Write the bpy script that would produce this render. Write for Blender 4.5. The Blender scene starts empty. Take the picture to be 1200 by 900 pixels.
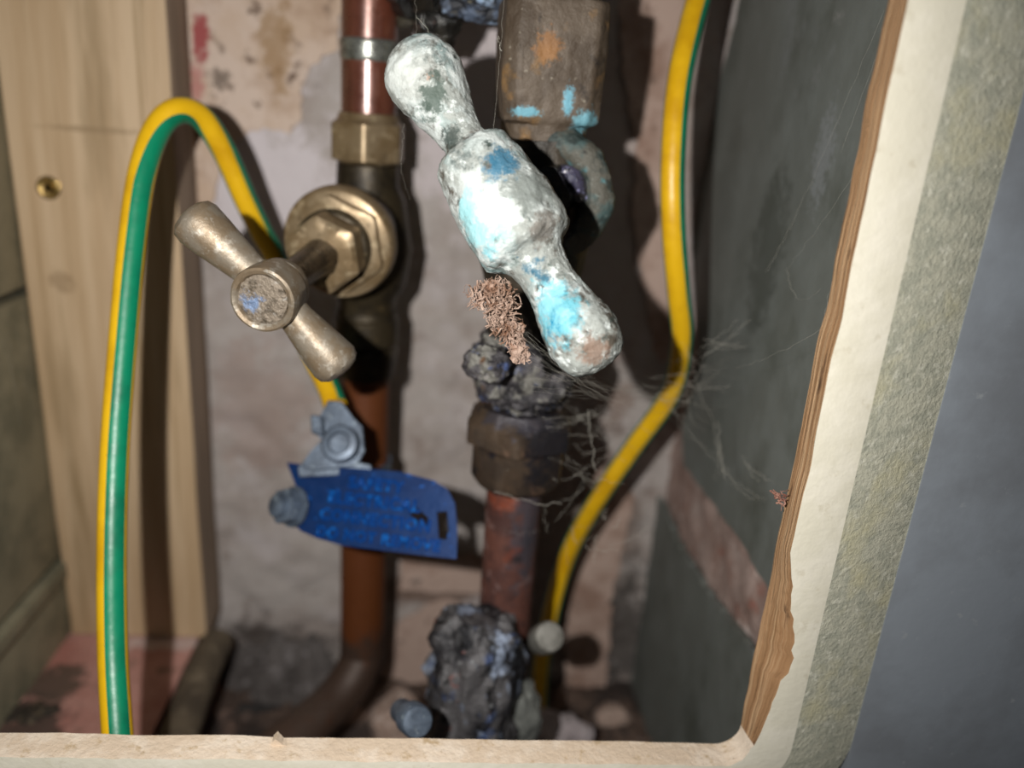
import bpy, bmesh, math, random
from mathutils import Vector, Matrix, noise
random.seed(7)
S = bpy.context.scene
COL = S.collection

# ------------------------------------------------------------------ camera
F = 942.0                                   # focal length in pixels of a 1200x900 frame
yaw = math.radians(4.7)
dn = Vector((-205.0, -2710.0, -F)).normalized()      # world down seen in camera axes (x right, y up, z back)
up_c = -dn
fw_c = Vector((0, 0, -1.0)); fh = (fw_c - up_c*fw_c.dot(up_c)).normalized()   # horizontal forward, camera axes
rt_c = fh.cross(up_c).normalized()
fwd_w = Vector((math.sin(yaw), math.cos(yaw), 0)); rt_w = Vector((math.cos(yaw), -math.sin(yaw), 0)); up_w = Vector((0, 0, 1))
def c2w(v): return rt_w*v.dot(rt_c) + fwd_w*v.dot(fh) + up_w*v.dot(up_c)
cx, cy, cz = c2w(Vector((1, 0, 0))), c2w(Vector((0, 1, 0))), c2w(Vector((0, 0, 1)))
cam = bpy.data.cameras.new('camera'); camo = bpy.data.objects.new('camera', cam); COL.objects.link(camo)
camo.matrix_world = Matrix(((cx.x, cy.x, cz.x, 0), (cx.y, cy.y, cz.y, 0), (cx.z, cy.z, cz.z, 0), (0, 0, 0, 1)))
cam.sensor_width = 36; cam.lens = F/1200*36; cam.clip_start = 0.005; cam.clip_end = 20
cam.dof.use_dof = True; cam.dof.focus_distance = 0.158; cam.dof.aperture_fstop = 7.5
S.camera = camo

# ------------------------------------------------------------------ light: the phone's flash, faint ambient
w = bpy.data.worlds.new('world'); S.world = w; w.use_nodes = True
w.node_tree.nodes['Background'].inputs[0].default_value = (0.75, 0.85, 1, 1)
w.node_tree.nodes['Background'].inputs[1].default_value = 0.022
fl = bpy.data.lights.new('phone_flash', 'SPOT'); flo = bpy.data.objects.new('phone_flash', fl); COL.objects.link(flo)
fl.energy = 2.3; fl.shadow_soft_size = 0.0016; fl.color = (1.0, 0.975, 0.925); fl.spot_size = math.radians(125); fl.spot_blend = 1.0
flo.matrix_world = camo.matrix_world.copy(); flo.location = cx*-0.030 + cy*0.010 + cz*-0.001
S.view_settings.view_transform = 'Standard'; S.view_settings.look = 'None'
S.view_settings.exposure = 0.0; S.view_settings.gamma = 1.0; S.view_settings.use_curve_mapping = False

# ------------------------------------------------------------------ where things stand
def ray(px, py): return (cx*((px-600)/F) - cy*((py-450)/F) - cz)     # depth 1 along the lens axis
def P(px, py, d): return ray(px, py)*d
def atY(px, py, Y): r = ray(px, py); return r*(Y/r.y)
def atX(px, py, X): r = ray(px, py); return r*(X/r.x)
def atZ(px, py, Z): r = ray(px, py); return r*(Z/r.z)
def onp(px, py, p0, n): r = ray(px, py); return r*(p0.dot(n)/r.dot(n))

# ------------------------------------------------------------------ helpers
def link(name, bm, mats, parent=None, smooth=True, loc=None):
    me = bpy.data.meshes.new(name)
    base = Vector(loc) if loc is not None else Vector((0, 0, 0))
    pw = Vector((0, 0, 0)); q = parent
    while q is not None: pw += q.location; q = q.parent
    off = pw + base
    bmesh.ops.translate(bm, verts=bm.verts, vec=-off)
    bmesh.ops.recalc_face_normals(bm, faces=bm.faces)
    if smooth:
        for f in bm.faces: f.smooth = True
    bm.to_mesh(me); bm.free()
    for m in (mats if isinstance(mats, (list, tuple)) else [mats]): me.materials.append(m)
    o = bpy.data.objects.new(name, me); COL.objects.link(o); o.location = base
    if parent is not None: o.parent = parent
    if smooth:
        try: me.set_sharp_from_angle(angle=math.radians(38))
        except Exception: pass
    return o
def tag(o, label, cat, group=None, kind=None):
    o['label'] = label; o['category'] = cat
    if group: o['group'] = group
    if kind: o['kind'] = kind
    return o
def thing(name, label, cat, loc, group=None):
    o = bpy.data.objects.new(name, None); COL.objects.link(o); o.location = loc; o.empty_display_size = .01
    return tag(o, label, cat, group)
def frame(d):
    d = d.normalized(); a = Vector((0, 0, 1)) if abs(d.z) < .9 else Vector((1, 0, 0))
    u = a.cross(d).normalized(); return u, d.cross(u).normalized(), d
def lathe(bm, o, d, prof, seg=48, rot=0, sides=None, mi=0, cr=1.125):
    """rings along d; prof = (distance, radius[, sides]) - a ring with sides is a polygon ring"""
    u, v, d = frame(d); rings = []
    for p in prof:
        t, r = p[0], p[1]; n = p[2] if len(p) > 2 else sides; ring = []
        for k in range(seg):
            a = 2*math.pi*k/seg
            rr = r
            if n:
                q = (a + math.pi/n) % (2*math.pi/n) - math.pi/n
                rr = min(r/math.cos(q), r*cr)
            aa = a + rot
            ring.append(bm.verts.new(o + d*t + (u*math.cos(aa) + v*math.sin(aa))*rr))
        rings.append(ring)
    fs = []
    for a, b in zip(rings, rings[1:]):
        for k in range(seg): fs.append(bm.faces.new((a[k], a[(k+1) % seg], b[(k+1) % seg], b[k])))
    fs.append(bm.faces.new(list(reversed(rings[0])))); fs.append(bm.faces.new(rings[-1]))
    for f in fs: f.material_index = mi
    return rings
def catmull(pts, n=10):
    P_ = [Vector(p) for p in pts]; P_ = [P_[0]*2-P_[1]] + P_ + [P_[-1]*2-P_[-2]]; out = []
    for i in range(1, len(P_)-2):
        a, b, c, d = P_[i-1:i+3]
        for k in range(n):
            t = k/n; out.append(.5*((2*b) + (c-a)*t + (2*a-5*b+4*c-d)*t*t + (3*b-a-3*c+d)*t**3))
    out.append(P_[-2]); return out
def tube(bm, pts, rad, seg=12, twist=None, colour=None, up=None):
    d = (pts[1]-pts[0]).normalized(); u = (up - d*up.dot(d)).normalized() if up is not None else frame(d)[0]
    rings = []; N = len(pts)
    for i, p in enumerate(pts):
        d = (pts[min(i+1, N-1)] - pts[max(i-1, 0)])
        if d.length < 1e-9: d = Vector((0, 0, 1))
        d.normalize(); u = (u - d*u.dot(d)).normalized(); v = d.cross(u)
        r = rad(i/(N-1)) if callable(rad) else rad; tw = twist(i/(N-1)) if twist else 0
        rings.append([bm.verts.new(p + (u*math.cos(2*math.pi*k/seg+tw) + v*math.sin(2*math.pi*k/seg+tw))*r) for k in range(seg)])
    for a, b in zip(rings, rings[1:]):
        for k in range(seg):
            f = bm.faces.new((a[k], a[(k+1) % seg], b[(k+1) % seg], b[k]))
            if colour: f.material_index = colour(k/seg)
    if seg > 3 or True:
        bm.faces.new(list(reversed(rings[0]))); bm.faces.new(rings[-1])
def rough(bm, amp, sc, seed=0, octv=3):
    bm.normal_update(); o = Vector((seed*3.1, seed*1.7, seed*.9))
    for vtx in bm.verts:
        n = noise.fractal(vtx.co*sc + o, .6, 2.0, octv)
        vtx.co += vtx.normal*n*amp
def box(bm, lo, hi, mi=0):
    lo, hi = Vector(lo), Vector(hi); r = bmesh.ops.create_cube(bm, size=1)['verts']
    for v_ in r: v_.co = Vector([(lo[i]+hi[i])/2 + v_.co[i]*(hi[i]-lo[i]) for i in range(3)])
    for f in {f for v_ in r for f in v_.link_faces}: f.material_index = mi
    return r
def bevel(bm, off, seg=2):
    bmesh.ops.bevel(bm, geom=list(bm.edges), offset=off, segments=seg, affect='EDGES', profile=.6)
def slab(bm, outline, nrm, th, jag=0, sub=0):
    """outline (world points on a plane) given thickness th towards nrm"""
    fr = [bm.verts.new(p + nrm*th) for p in outline]; bk = [bm.verts.new(p) for p in outline]; n = len(outline)
    bm.faces.new(fr); bm.faces.new(list(reversed(bk)))
    for i in range(n): bm.faces.new((fr[i], bk[i], bk[(i+1) % n], fr[(i+1) % n]))
def jagged(pts, step, amp, seed=0):
    out = []
    n = len(pts)
    for i in range(n):
        a, b = pts[i], pts[(i+1) % n]; k = max(1, int((b-a).length/step))
        for j in range(k):
            p = a.lerp(b, j/k); q = p*260
            out.append(p + Vector((noise.noise(q+Vector((seed, 0, 0))), 0, noise.noise(q+Vector((0, seed+9, 0)))))*amp if (b-a).length > step else p)
    return out
def grid(bm, fn, nu, nv):
    g = [[bm.verts.new(fn(i/nu, j/nv)) for j in range(nv+1)] for i in range(nu+1)]
    for i in range(nu):
        for j in range(nv): bm.faces.new((g[i][j], g[i+1][j], g[i+1][j+1], g[i][j+1]))

# ------------------------------------------------------------------ materials
def mat(name, base, layers=(), rough_=.6, metal=0., bump=.3, bscale=300, bdist=.0006, stretch=(1, 1, 1), rlayers=None, spec=.5, coat=0, alpha=1, spots=()):
    """base colour, then layers (colour, scale, lo, hi, seed[, stretch][, detail]) mixed in by noise; spots (colour, centre, radius)"""
    m = bpy.data.materials.new(name); m.use_nodes = True; nt = m.node_tree; N = nt.nodes; L = nt.links
    b = N['Principled BSDF']; tc = N.new('ShaderNodeTexCoord')
    geo = N.new('ShaderNodeNewGeometry')
    cur = None
    prev = N.new('ShaderNodeRGB'); prev.outputs[0].default_value = (*base, 1); cur = prev.outputs[0]
    masks = []
    for ly in layers:
        col, sc, lo, hi, seed = ly[:5]; st = ly[5] if len(ly) > 5 else stretch
        mp = N.new('ShaderNodeMapping'); mp.inputs['Location'].default_value = (seed*1.3, seed*.7, seed*2.1); mp.inputs['Scale'].default_value = [sc*s for s in st]
        L.new(geo.outputs['Position'], mp.inputs['Vector'])
        nz = N.new('ShaderNodeTexNoise'); nz.inputs['Scale'].default_value = 1; nz.inputs['Detail'].default_value = ly[6] if len(ly) > 6 else 5; nz.inputs['Roughness'].default_value = .62
        L.new(mp.outputs[0], nz.inputs['Vector'])
        mr = N.new('ShaderNodeMapRange'); mr.inputs['From Min'].default_value = lo; mr.inputs['From Max'].default_value = hi
        L.new(nz.outputs['Fac'], mr.inputs['Value'])
        mx = N.new('ShaderNodeMix'); mx.data_type = 'RGBA'; L.new(mr.outputs[0], mx.inputs['Factor']); L.new(cur, mx.inputs['A']); mx.inputs['B'].default_value = (*col, 1)
        cur = mx.outputs['Result']; masks.append(mr.outputs[0])
    for sp in spots:
        col, cen, rad = sp[:3]; st = sp[3] if len(sp) > 3 else (1, 1, 1); k = sp[4] if len(sp) > 4 else 1.
        sub = N.new('ShaderNodeVectorMath'); sub.operation = 'SUBTRACT'; L.new(geo.outputs['Position'], sub.inputs[0]); sub.inputs[1].default_value = cen
        mu = N.new('ShaderNodeVectorMath'); mu.operation = 'MULTIPLY'; L.new(sub.outputs[0], mu.inputs[0]); mu.inputs[1].default_value = st
        ln = N.new('ShaderNodeVectorMath'); ln.operation = 'LENGTH'; L.new(mu.outputs[0], ln.inputs[0])
        nz = N.new('ShaderNodeTexNoise'); nz.inputs['Scale'].default_value = 1.9/rad; nz.inputs['Detail'].default_value = 9; nz.inputs['Roughness'].default_value = .74; L.new(geo.outputs['Position'], nz.inputs['Vector'])
        ma = N.new('ShaderNodeMath'); ma.operation = 'MULTIPLY_ADD'; L.new(nz.outputs['Fac'], ma.inputs[0]); ma.inputs[1].default_value = rad*3.0; L.new(ln.outputs['Value'], ma.inputs[2])
        mr = N.new('ShaderNodeMapRange'); mr.inputs['From Min'].default_value = rad*2.6; mr.inputs['From Max'].default_value = rad*2.15; mr.inputs['To Max'].default_value = k; L.new(ma.outputs[0], mr.inputs['Value'])
        mx = N.new('ShaderNodeMix'); mx.data_type = 'RGBA'; L.new(mr.outputs[0], mx.inputs['Factor']); L.new(cur, mx.inputs['A']); mx.inputs['B'].default_value = (*col, 1); cur = mx.outputs['Result']
    L.new(cur, b.inputs['Base Color'])
    b.inputs['Metallic'].default_value = metal; b.inputs['Specular IOR Level'].default_value = spec; b.inputs['Coat Weight'].default_value = coat; b.inputs['Coat Roughness'].default_value = .15
    mpb = N.new('ShaderNodeMapping'); mpb.inputs['Scale'].default_value = [bscale*s for s in stretch]; L.new(geo.outputs['Position'], mpb.inputs['Vector'])
    nb = N.new('ShaderNodeTexNoise'); nb.inputs['Scale'].default_value = 1; nb.inputs['Detail'].default_value = 6; nb.inputs['Roughness'].default_value = .6; L.new(mpb.outputs[0], nb.inputs['Vector'])
    rr = N.new('ShaderNodeMapRange'); rr.inputs['To Min'].default_value = max(.05, rough_-.15); rr.inputs['To Max'].default_value = min(1, rough_+.15); L.new(nb.outputs['Fac'], rr.inputs['Value']); L.new(rr.outputs[0], b.inputs['Roughness'])
    if bump:
        bp = N.new('ShaderNodeBump'); bp.inputs['Strength'].default_value = bump; bp.inputs['Distance'].default_value = bdist; L.new(nb.outputs['Fac'], bp.inputs['Height']); L.new(bp.outputs[0], b.inputs['Normal'])
    return m
def c(r, g, b_):   # sRGB 0-255 to linear
    return tuple(((x/255+.055)/1.055)**2.4 if x/255 > .04045 else x/255/12.92 for x in (r, g, b_))

# reference depths of the cavity
YW = .285                        # back wall
XR = atY(795, 450, YW).x         # right slate wall
YS = .262                        # face of the timber stud
XS = atY(218, 370, YS).x         # right side of the stud
XL = atY(33, 370, YS).x          # left wall
ZL = atY(180, 745, YS).z         # pink ledge
ZF = atY(330, 790, YW).z         # cavity floor
print('XR', XR, 'XS', XS, 'XL', XL, 'ZL', ZL, 'ZF', ZF)

# ------------------------------------------------------------------ the setting
M_plaster = mat('plaster_wall', c(176, 168, 164), [
    (c(156, 144, 138), 38, .42, .7, 1), (c(188, 180, 180), 55, .5, .7, 4), (c(130, 114, 106), 85, .58, .78, 2), (c(96, 82, 74), 210, .66, .8, 3)],
    rough_=.85, bump=.6, bscale=420, bdist=.0007, spots=[
    (c(208, 200, 204), tuple(atY(310, 235, YW)), .034, (1, 1, 1), .95),
    (c(202, 192, 194), tuple(atY(545, 110, YW)), .028, (1, 1, .6), .95),
    (c(160, 140, 132), tuple(atY(300, 480, YW)), .020, (1, 1, .7), .6),
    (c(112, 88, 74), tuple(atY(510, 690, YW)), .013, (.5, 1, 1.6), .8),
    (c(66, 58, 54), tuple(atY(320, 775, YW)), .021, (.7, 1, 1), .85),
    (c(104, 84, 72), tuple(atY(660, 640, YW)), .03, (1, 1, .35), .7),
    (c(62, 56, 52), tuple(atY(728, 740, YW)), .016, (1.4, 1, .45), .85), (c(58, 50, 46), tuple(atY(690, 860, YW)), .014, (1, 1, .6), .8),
    (c(170, 150, 140), tuple(atY(745, 230, YW)), .03, (1, 1, .4), .5)])
bm = bmesh.new()
def wallfn(u, v):
    x = -.26 + u*(XR+.02+.26); z = ZF-.03 + v*(.16-(ZF-.03))
    q = Vector((x, 0, z)); dy = noise.fractal(q*55, .6, 2, 4)*.0014 + noise.noise(q*14)*.002
    return Vector((x, YW+dy, z))
grid(bm, wallfn, 190, 210)
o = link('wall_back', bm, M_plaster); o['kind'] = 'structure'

# remnants of old paint still stuck to the plaster
M_flake = mat('old_paint_skin', c(196, 172, 152), [
    (c(206, 186, 172), 40, .45, .6, 3), (c(166, 138, 116), 70, .52, .72, 6), (c(110, 90, 76), 110, .59, .68, 8), (c(92, 74, 62), 300, .68, .78, 9)],
    rough_=.8, bump=.4, bscale=260, bdist=.0006, spots=[
    (c(150, 48, 54), tuple(atY(236, 42, YW-.001)), .0062, (2.2, 1, .75), .9), (c(176, 96, 100), tuple(atY(232, 100, YW-.001)), .004, (1.5, 1, .6), .6),
    (c(84, 70, 58), tuple(atY(258, 92, YW-.001)), .0040, (1, 1, 1.2), .75), (c(150, 118, 78), tuple(atY(325, 55, YW-.001)), .009, (1.6, 1, .6), .7)])
def flake(px, th, seed, mt, par):
    b2 = bmesh.new(); pts = [atY(x, y, YW-.0012) for x, y in px]
    pts = jagged(pts, .0022, .0016, seed)
    slab(b2, pts, Vector((0, -1, 0)), th); 
    f2 = link('paint_flake', b2, mt, par, smooth=False); return f2
flake([(150, -60), (405, -60), (400, 20), (393, 55), (366, 80), (353, 105), (353, 140), (341, 156), (312, 150), (292, 154), (268, 178), (252, 225), (238, 262), (200, 280), (150, 260)], .0011, 1, M_flake, o)
M_flake2 = mat('pink_plaster_skin', c(184, 160, 148), [(c(150, 122, 108), 60, .45, .65, 5), (c(112, 90, 78), 160, .6, .75, 2)], rough_=.85, bump=.5, bscale=300)
flake([(722, -40), (800, -40), (806, 90), (790, 180), (782, 300), (800, 420), (770, 425), (752, 330), (742, 250), (744, 160), (730, 80)], .0006, 4, M_flake2, o)
flake([(690, 560), (722, 540), (742, 580), (716, 700), (706, 860), (660, 860), (664, 740), (672, 640)], .0012, 6, M_flake2, o)
flake([(462, 730), (520, 700), (580, 720), (575, 900), (440, 900), (446, 800)], .0012, 8, M_flake2, o)
flake([(470, 640), (566, 650), (566, 694), (468, 690)], .0008, 11, M_flake2, o)

# right wall: two dark slate slabs bedded in pinkish mortar
M_mortar = mat('pink_mortar', c(172, 150, 142), [(c(140, 112, 102), 70, .45, .65, 3), (c(160, 104, 90), 140, .62, .74, 6), (c(196, 180, 174), 110, .58, .7, 8)], rough_=.9, bump=.8, bscale=500, bdist=.001)
bm = bmesh.new()
def rwf(u, v):
    y = .146 + u*(YW+.004-.146); z = ZF-.03 + v*(.17-(ZF-.03)); q = Vector((0, y, z))
    return Vector((XR + .0016 + noise.fractal(q*90, .6, 2, 4)*.0013, y, z))
grid(bm, rwf, 60, 150)
wr = link('wall_right', bm, M_mortar); wr['kind'] = 'structure'
def sm(px, py, r, st, col, k=.6): return (col, tuple(atX(px, py, XR)), r, st, k)
g1 = c(112, 114, 116)
M_slate = mat('dark_slate', c(106, 110, 106), [
    (c(116, 121, 118), 60, .42, .7, 2, (1, 1, .8), 8), (c(82, 86, 79), 45, .5, .74, 5, (1, 1, .8), 8), (c(124, 128, 128), 110, .60, .76, 7, (1, 1.2, .6), 8), (c(150, 150, 146), 330, .73, .79, 9)],
    rough_=.62, bump=.25, bscale=200, bdist=.0005, stretch=(1, 1, .5), spec=.35, spots=[
    sm(972, 185, .0034, (1, .55, .26), c(132, 136, 138), .8), sm(928, 62, .0026, (1, .5, .3), c(120, 124, 124), .6), sm(964, 90, .0020, (1, .5, .45), c(128, 130, 130), .6),
    sm(850, 250, .012, (1, 1, .5), c(92, 96, 92), .6), sm(905, 300, .012, (1, 1, .5), c(60, 64, 56), .6), sm(990, 20, .002, (1, .5, 1), c(140, 140, 138), .7),
    sm(830, 480, .010, (1, 1, .5), c(104, 106, 102), .6), sm(845, 640, .004, (1, 1, 1), c(150, 146, 140), .5)])
def poly_right(px, th, seed, name='slate_slab'):
    pts = [atX(x, y, XR) for x, y in px]; out = []
    n = len(pts)
    for i in range(n):
        a, b_ = pts[i], pts[(i+1) % n]; k = max(1, int((b_-a).length/.0022))
        for j in range(k):
            p = a.lerp(b_, j/k); out.append(p + Vector((0, noise.noise(p*240+Vector((seed, 0, 0))), noise.noise(p*240+Vector((0, seed, 0)))))*.0014)
    b2 = bmesh.new(); slab(b2, [p + Vector((.0006, 0, 0)) for p in out], Vector((-1, 0, 0)), .0022)
    return link(name, b2, M_slate, wr, smooth=False)
poly_right([(886, -60), (1120, -60), (1010, 400), (960, 620), (925, 725), (878, 640), (806, 545), (804, 500), (822, 420), (818, 300), (824, 200), (850, 90), (868, 20)], .002, 1)
poly_right([(742, 520), (764, 556), (800, 640), (838, 700), (890, 765), (900, 1000), (716, 1000), (720, 860), (726, 700), (736, 600)], .002, 5)

# floor of the cavity
M_rubble = mat('rubble_floor', c(96, 78, 68), [(c(60, 50, 46), 50, .45, .6, 1), (c(150, 122, 108), 70, .56, .68, 3), (c(38, 34, 33), 130, .58, .7, 5), (c(130, 122, 120), 260, .66, .76, 8)], rough_=.95, bump=.9, bscale=600, bdist=.0012)
bm = bmesh.new()
def floorfn(u, v):
    x = -.27 + u*(XR+.012+.27); y = .148 + v*(YW+.006-.148); q = Vector((x, y, 0))
    return Vector((x, y, ZF + noise.fractal(q*70, .7, 2, 5)*.0035 + noise.noise(q*22)*.004))
grid(bm, floorfn, 160, 80)
o = link('floor', bm, M_rubble); o['kind'] = 'structure'

# left wall: grey-green tiles with recessed joints
M_joint = mat('tile_joint', c(74, 70, 58), [(c(112, 106, 90), 200, .5, .65, 2)], rough_=.9)
bm = bmesh.new(); box(bm, (XL-.012, .148, ZF-.02), (XL-.0035, YW+.004, .16))
wl = link('wall_left', bm, M_joint, smooth=False); wl['kind'] = 'structure'
M_tile = mat('grey_green_tile', c(142, 136, 114), [(c(112, 110, 92), 40, .42, .6, 2), (c(142, 136, 114), 90, .55, .7, 4), (c(84, 80, 66), 260, .66, .76, 7)], rough_=.6, bump=.3, bscale=300)
z1 = atX(10, 350, XL).z; z2 = atX(45, 685, XL).z; z3 = atX(45, 712, XL).z
for za, zb in ((z1+.0015, .16), (z2+.0012, z1-.0015), (z3+.0008, z2-.0012), (ZF-.02, z3-.0012)):
    for ya, yb in ((.150, .1975), (.1995, YW-.001)):
        b2 = bmesh.new(); box(b2, (XL-.0045, ya, za), (XL-.0002 + (.0022 if za < z2 and za > z3 else 0), yb, zb)); bevel(b2, .0006)
        link('tile', b2, M_tile, wl)

# pink ledge under the stud
M_pink = mat('pink_painted_ledge', c(188, 140, 130), [(c(170, 116, 106), 40, .45, .62, 3), (c(130, 104, 92), 120, .6, .72, 5)], rough_=.7, bump=.4, bscale=260,
             spots=[(c(84, 72, 62), tuple(atZ(60, 800, ZL)), .012, (1, 1, 1), .9), (c(70, 60, 54), tuple(atZ(30, 850, ZL)), .014, (1, 1, 1), .9), (c(205, 190, 186), tuple(atZ(200, 752, ZL)), .010, (.5, 2.2, 1), .7)])  # last, pale spot: top-lit strip at the back put into the ledge colour
bm = bmesh.new(); box(bm, (XL-.001, .150, ZF-.005), (XS-.003, YW-.004, ZL-.0006)); bmesh.ops.subdivide_edges(bm, edges=list(bm.edges), cuts=14, use_grid_fill=True); rough(bm, .0005, 120, 3)
o = link('trim_1', bm, M_pink, smooth=False); o['kind'] = 'structure'

# ------------------------------------------------------------------ timber stud
M_pine = mat('pine', c(184, 156, 122), [
    (c(198, 172, 140), 60, .42, .6, 2, (2.2, 1, .12)), (c(158, 132, 96), 110, .56, .7, 5, (3, 1, .08)), (c(146, 122, 88), 30, .58, .75, 8, (2, 1, .2))],
    rough_=.62, bump=.3, bscale=240, bdist=.0003, stretch=(3, 3, .12),
    spots=[(c(92, 76, 50), tuple(atY(57, 218, YS)), .0023, (1, 1, 1), .9), (c(134, 108, 76), tuple(atY(72, 330, YS)), .004, (1, 1, 1), .5), (c(140, 116, 84), tuple(atY(110, 152, YS)), .002, (.12, 1, 2), .6)])
bm = bmesh.new()
# board with rounded arrises, a touch uneven along its length
NZ = 60
xsl = atY(33, 370, YS).x
prof = []
for (xx, yy) in ((xsl, YW-.005), (xsl, YS+.001), (xsl+.001, YS), (XS-.0015, YS), (XS-.0004, YS+.0004), (XS, YS+.0015), (XS, YW-.005)): prof.append((xx, yy))
M_pside = mat('shaded_pine_side', c(146, 126, 108), [(c(124, 106, 90), 60, .45, .62, 2, (1, 1, .15)), (c(168, 148, 128), 200, .6, .72, 4, (1, 1, .1))], rough_=.85, bump=.4, bscale=300)  # shade on the stud's side face put into its colour
rows = []
for i in range(NZ+1):
    z = ZL + (.16-ZL)*i/NZ; wv = noise.noise(Vector((0, 0, z*18)))*.0006
    rows.append([bm.verts.new(Vector((x_+wv, y_, z))) for x_, y_ in prof])
for a, b_ in zip(rows, rows[1:]):
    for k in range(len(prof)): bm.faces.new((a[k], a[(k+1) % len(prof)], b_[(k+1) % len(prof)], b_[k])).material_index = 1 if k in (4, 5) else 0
bm.faces.new(rows[0]); bm.faces.new(rows[-1])
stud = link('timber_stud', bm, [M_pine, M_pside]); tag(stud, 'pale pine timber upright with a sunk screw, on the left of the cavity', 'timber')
M_brassb = mat('bright_screw', c(190, 160, 100), [(c(90, 70, 40), 900, .45, .6, 1)], rough_=.25, metal=.8, bump=.4, bscale=900)
bm = bmesh.new(); sc = atY(57, 220, YS)
lathe(bm, sc + Vector((0, .0004, 0)), Vector((0, -1, 0)), [(0, .0036), (.0006, .0036), (.0010, .0030), (.0008, .0018), (.0004, .0012)], 28)
for a in range(4):   # cross recess
    an = a*math.pi/2+.5; q = sc + Vector((math.cos(an)*.0014, -.0004, math.sin(an)*.0014)); lathe(bm, q, Vector((0, -1, 0)), [(0, .0006), (.0007, .0004)], 8)
link('screw', bm, M_brassb, stud)

# ------------------------------------------------------------------ opening in the front board
M_core = mat('cut_ply_edge', c(156, 118, 82), [
    (c(186, 152, 116), 260, .45, .6, 2, (.3, 3.5, .05)), (c(128, 94, 60), 420, .52, .7, 5, (.3, 3.5, .05)), (c(84, 58, 36), 200, .62, .70, 8, (.6, 2, .25))],
    rough_=.75, bump=.9, bscale=500, bdist=.0008, stretch=(.5, 3, .12), spots=[(c(190, 160, 146), tuple(P(925, 575, .148)), .004, (1, 1, .4), .7), (c(116, 82, 48), tuple(P(895, 760, .155)), .009, (1, 1, .5), .6)])
M_sill = mat('pale_cut_edge', c(208, 188, 166), [(c(222, 206, 188), 120, .45, .6, 2), (c(184, 160, 128), 300, .58, .7, 4), (c(150, 124, 94), 700, .68, .76, 6)], rough_=.8, bump=.8, bscale=700, bdist=.0005)
M_cream = mat('cream_paint', c(222, 216, 198), [(c(230, 224, 208), 80, .45, .6, 2), (c(208, 200, 180), 240, .6, .72, 4)], rough_=.62, bump=.35, bscale=420, bdist=.0004)
M_mott = mat('mottled_plasterboard', c(184, 182, 164), [(c(166, 166, 150), 330, .44, .58, 2), (c(202, 200, 184), 520, .56, .66, 4), (c(190, 184, 152), 60, .56, .74, 6)], rough_=.85, bump=.8, bscale=1000, bdist=.0005)
YB, YFn = .1395, .1335
zb = atY(600, 867, YB).z
xe0 = atY(953, 430, YB).x
corner_r = .0050
edge = []
n1 = 90
for i in range(n1+1): edge.append((Vector((-.21 + (xe0-corner_r+.21)*i/n1, 0, zb)), Vector((0, 0, -1)), 0))
for i in range(1, 10):
    a = math.pi/2*i/10; edge.append((Vector((xe0-corner_r + math.sin(a)*corner_r, 0, zb+corner_r-math.cos(a)*corner_r)), Vector((math.sin(a), 0, -math.cos(a))), a))
n2 = 130
for i in range(n2+1): edge.append((Vector((xe0, 0, zb+corner_r + (.12-zb-corner_r)*i/n2)), Vector((1, 0, 0)), 9))
bm = bmesh.new(); rows = []
for k, (p, nrm, kd) in enumerate(edge):
    q = p*170; j1 = noise.fractal(q*.35, .7, 2, 3)*.0004
    chip = max(0, noise.noise(p*75 + Vector((3, 0, 1))) - .12)
    down = 1 if kd == 9 else .15
    low = max(0, 1-abs((p.z - (zb+.026))/.026))**.8 if kd == 9 else 0
    ch = (.0002 + chip*.0005*down + low*.0048*(1+noise.noise(p*130)*.5+noise.noise(p*420)*.25))
    if kd != 9: ch = .0004 + abs(noise.noise(q*2))*.0006
    b0 = p + nrm*j1 + Vector((0, YB, 0)); mid = p + nrm*(j1 + ch*.35 + noise.noise(q*.5)*.0001) + Vector((0, YB-.003, 0)); f0 = p + nrm*(ch+j1*.5) + Vector((0, YFn, 0))
    W = .0096
    f1 = p + nrm*W + Vector((0, YFn, 0)); f2 = p + nrm*(W+.0172) + Vector((0, YFn+.0055, 0)); g2 = p + nrm*(W+.0172) + Vector((0, YFn+.010, 0)); g0 = p + nrm*.004 + Vector((0, YB+.0003, 0))
    rows.append([bm.verts.new(v_) for v_ in (b0, mid, f0, f1, f2, g2, g0)])
for k, (a, b_) in enumerate(zip(rows, rows[1:])):
    side = edge[k][2]
    for j in range(7):
        f = bm.faces.new((a[j], a[(j+1) % 7], b_[(j+1) % 7], b_[j]))
        if j in (0, 1): f.material_index = 0 if side == 9 else 1
        elif j == 2: f.material_index = 2
        elif j == 3: f.material_index = 3
        else: f.material_index = 0
bm.faces.new(rows[0]).material_index = 1; bm.faces.new(rows[-1]).material_index = 1
fr = link('trim_2', bm, [M_core, M_sill, M_cream, M_mott]); fr['kind'] = 'structure'
# splinter standing on the sill
bm = bmesh.new(); q = atY(328, 866, YB)
slab(bm, [q+Vector((-.0016, 0, -.0003)), q+Vector((-.0012, 0, .0011)), q+Vector((-.0004, 0, .0020)), q+Vector((.0010, 0, .0006)), q+Vector((.0024, 0, .0001)), q+Vector((.0022, 0, -.0004))], Vector((0, -1, 0)), .0022)
rough(bm, .0002, 500, 2); link('splinter', bm, M_sill, fr, smooth=False)
# grey panel to the right of the frame
M_grey = mat('grey_blue_paint', c(134, 140, 148), [(c(120, 124, 130), 30, .42, .62, 3), (c(150, 154, 158), 200, .64, .74, 6)], rough_=.5, bump=.15, bscale=200)
bm = bmesh.new(); box(bm, (xe0+.0262, YFn+.0050, -.24), (xe0+.16, YFn+.018, .16))
o = link('wall_front', bm, M_grey, smooth=False); o['kind'] = 'structure'

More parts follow.
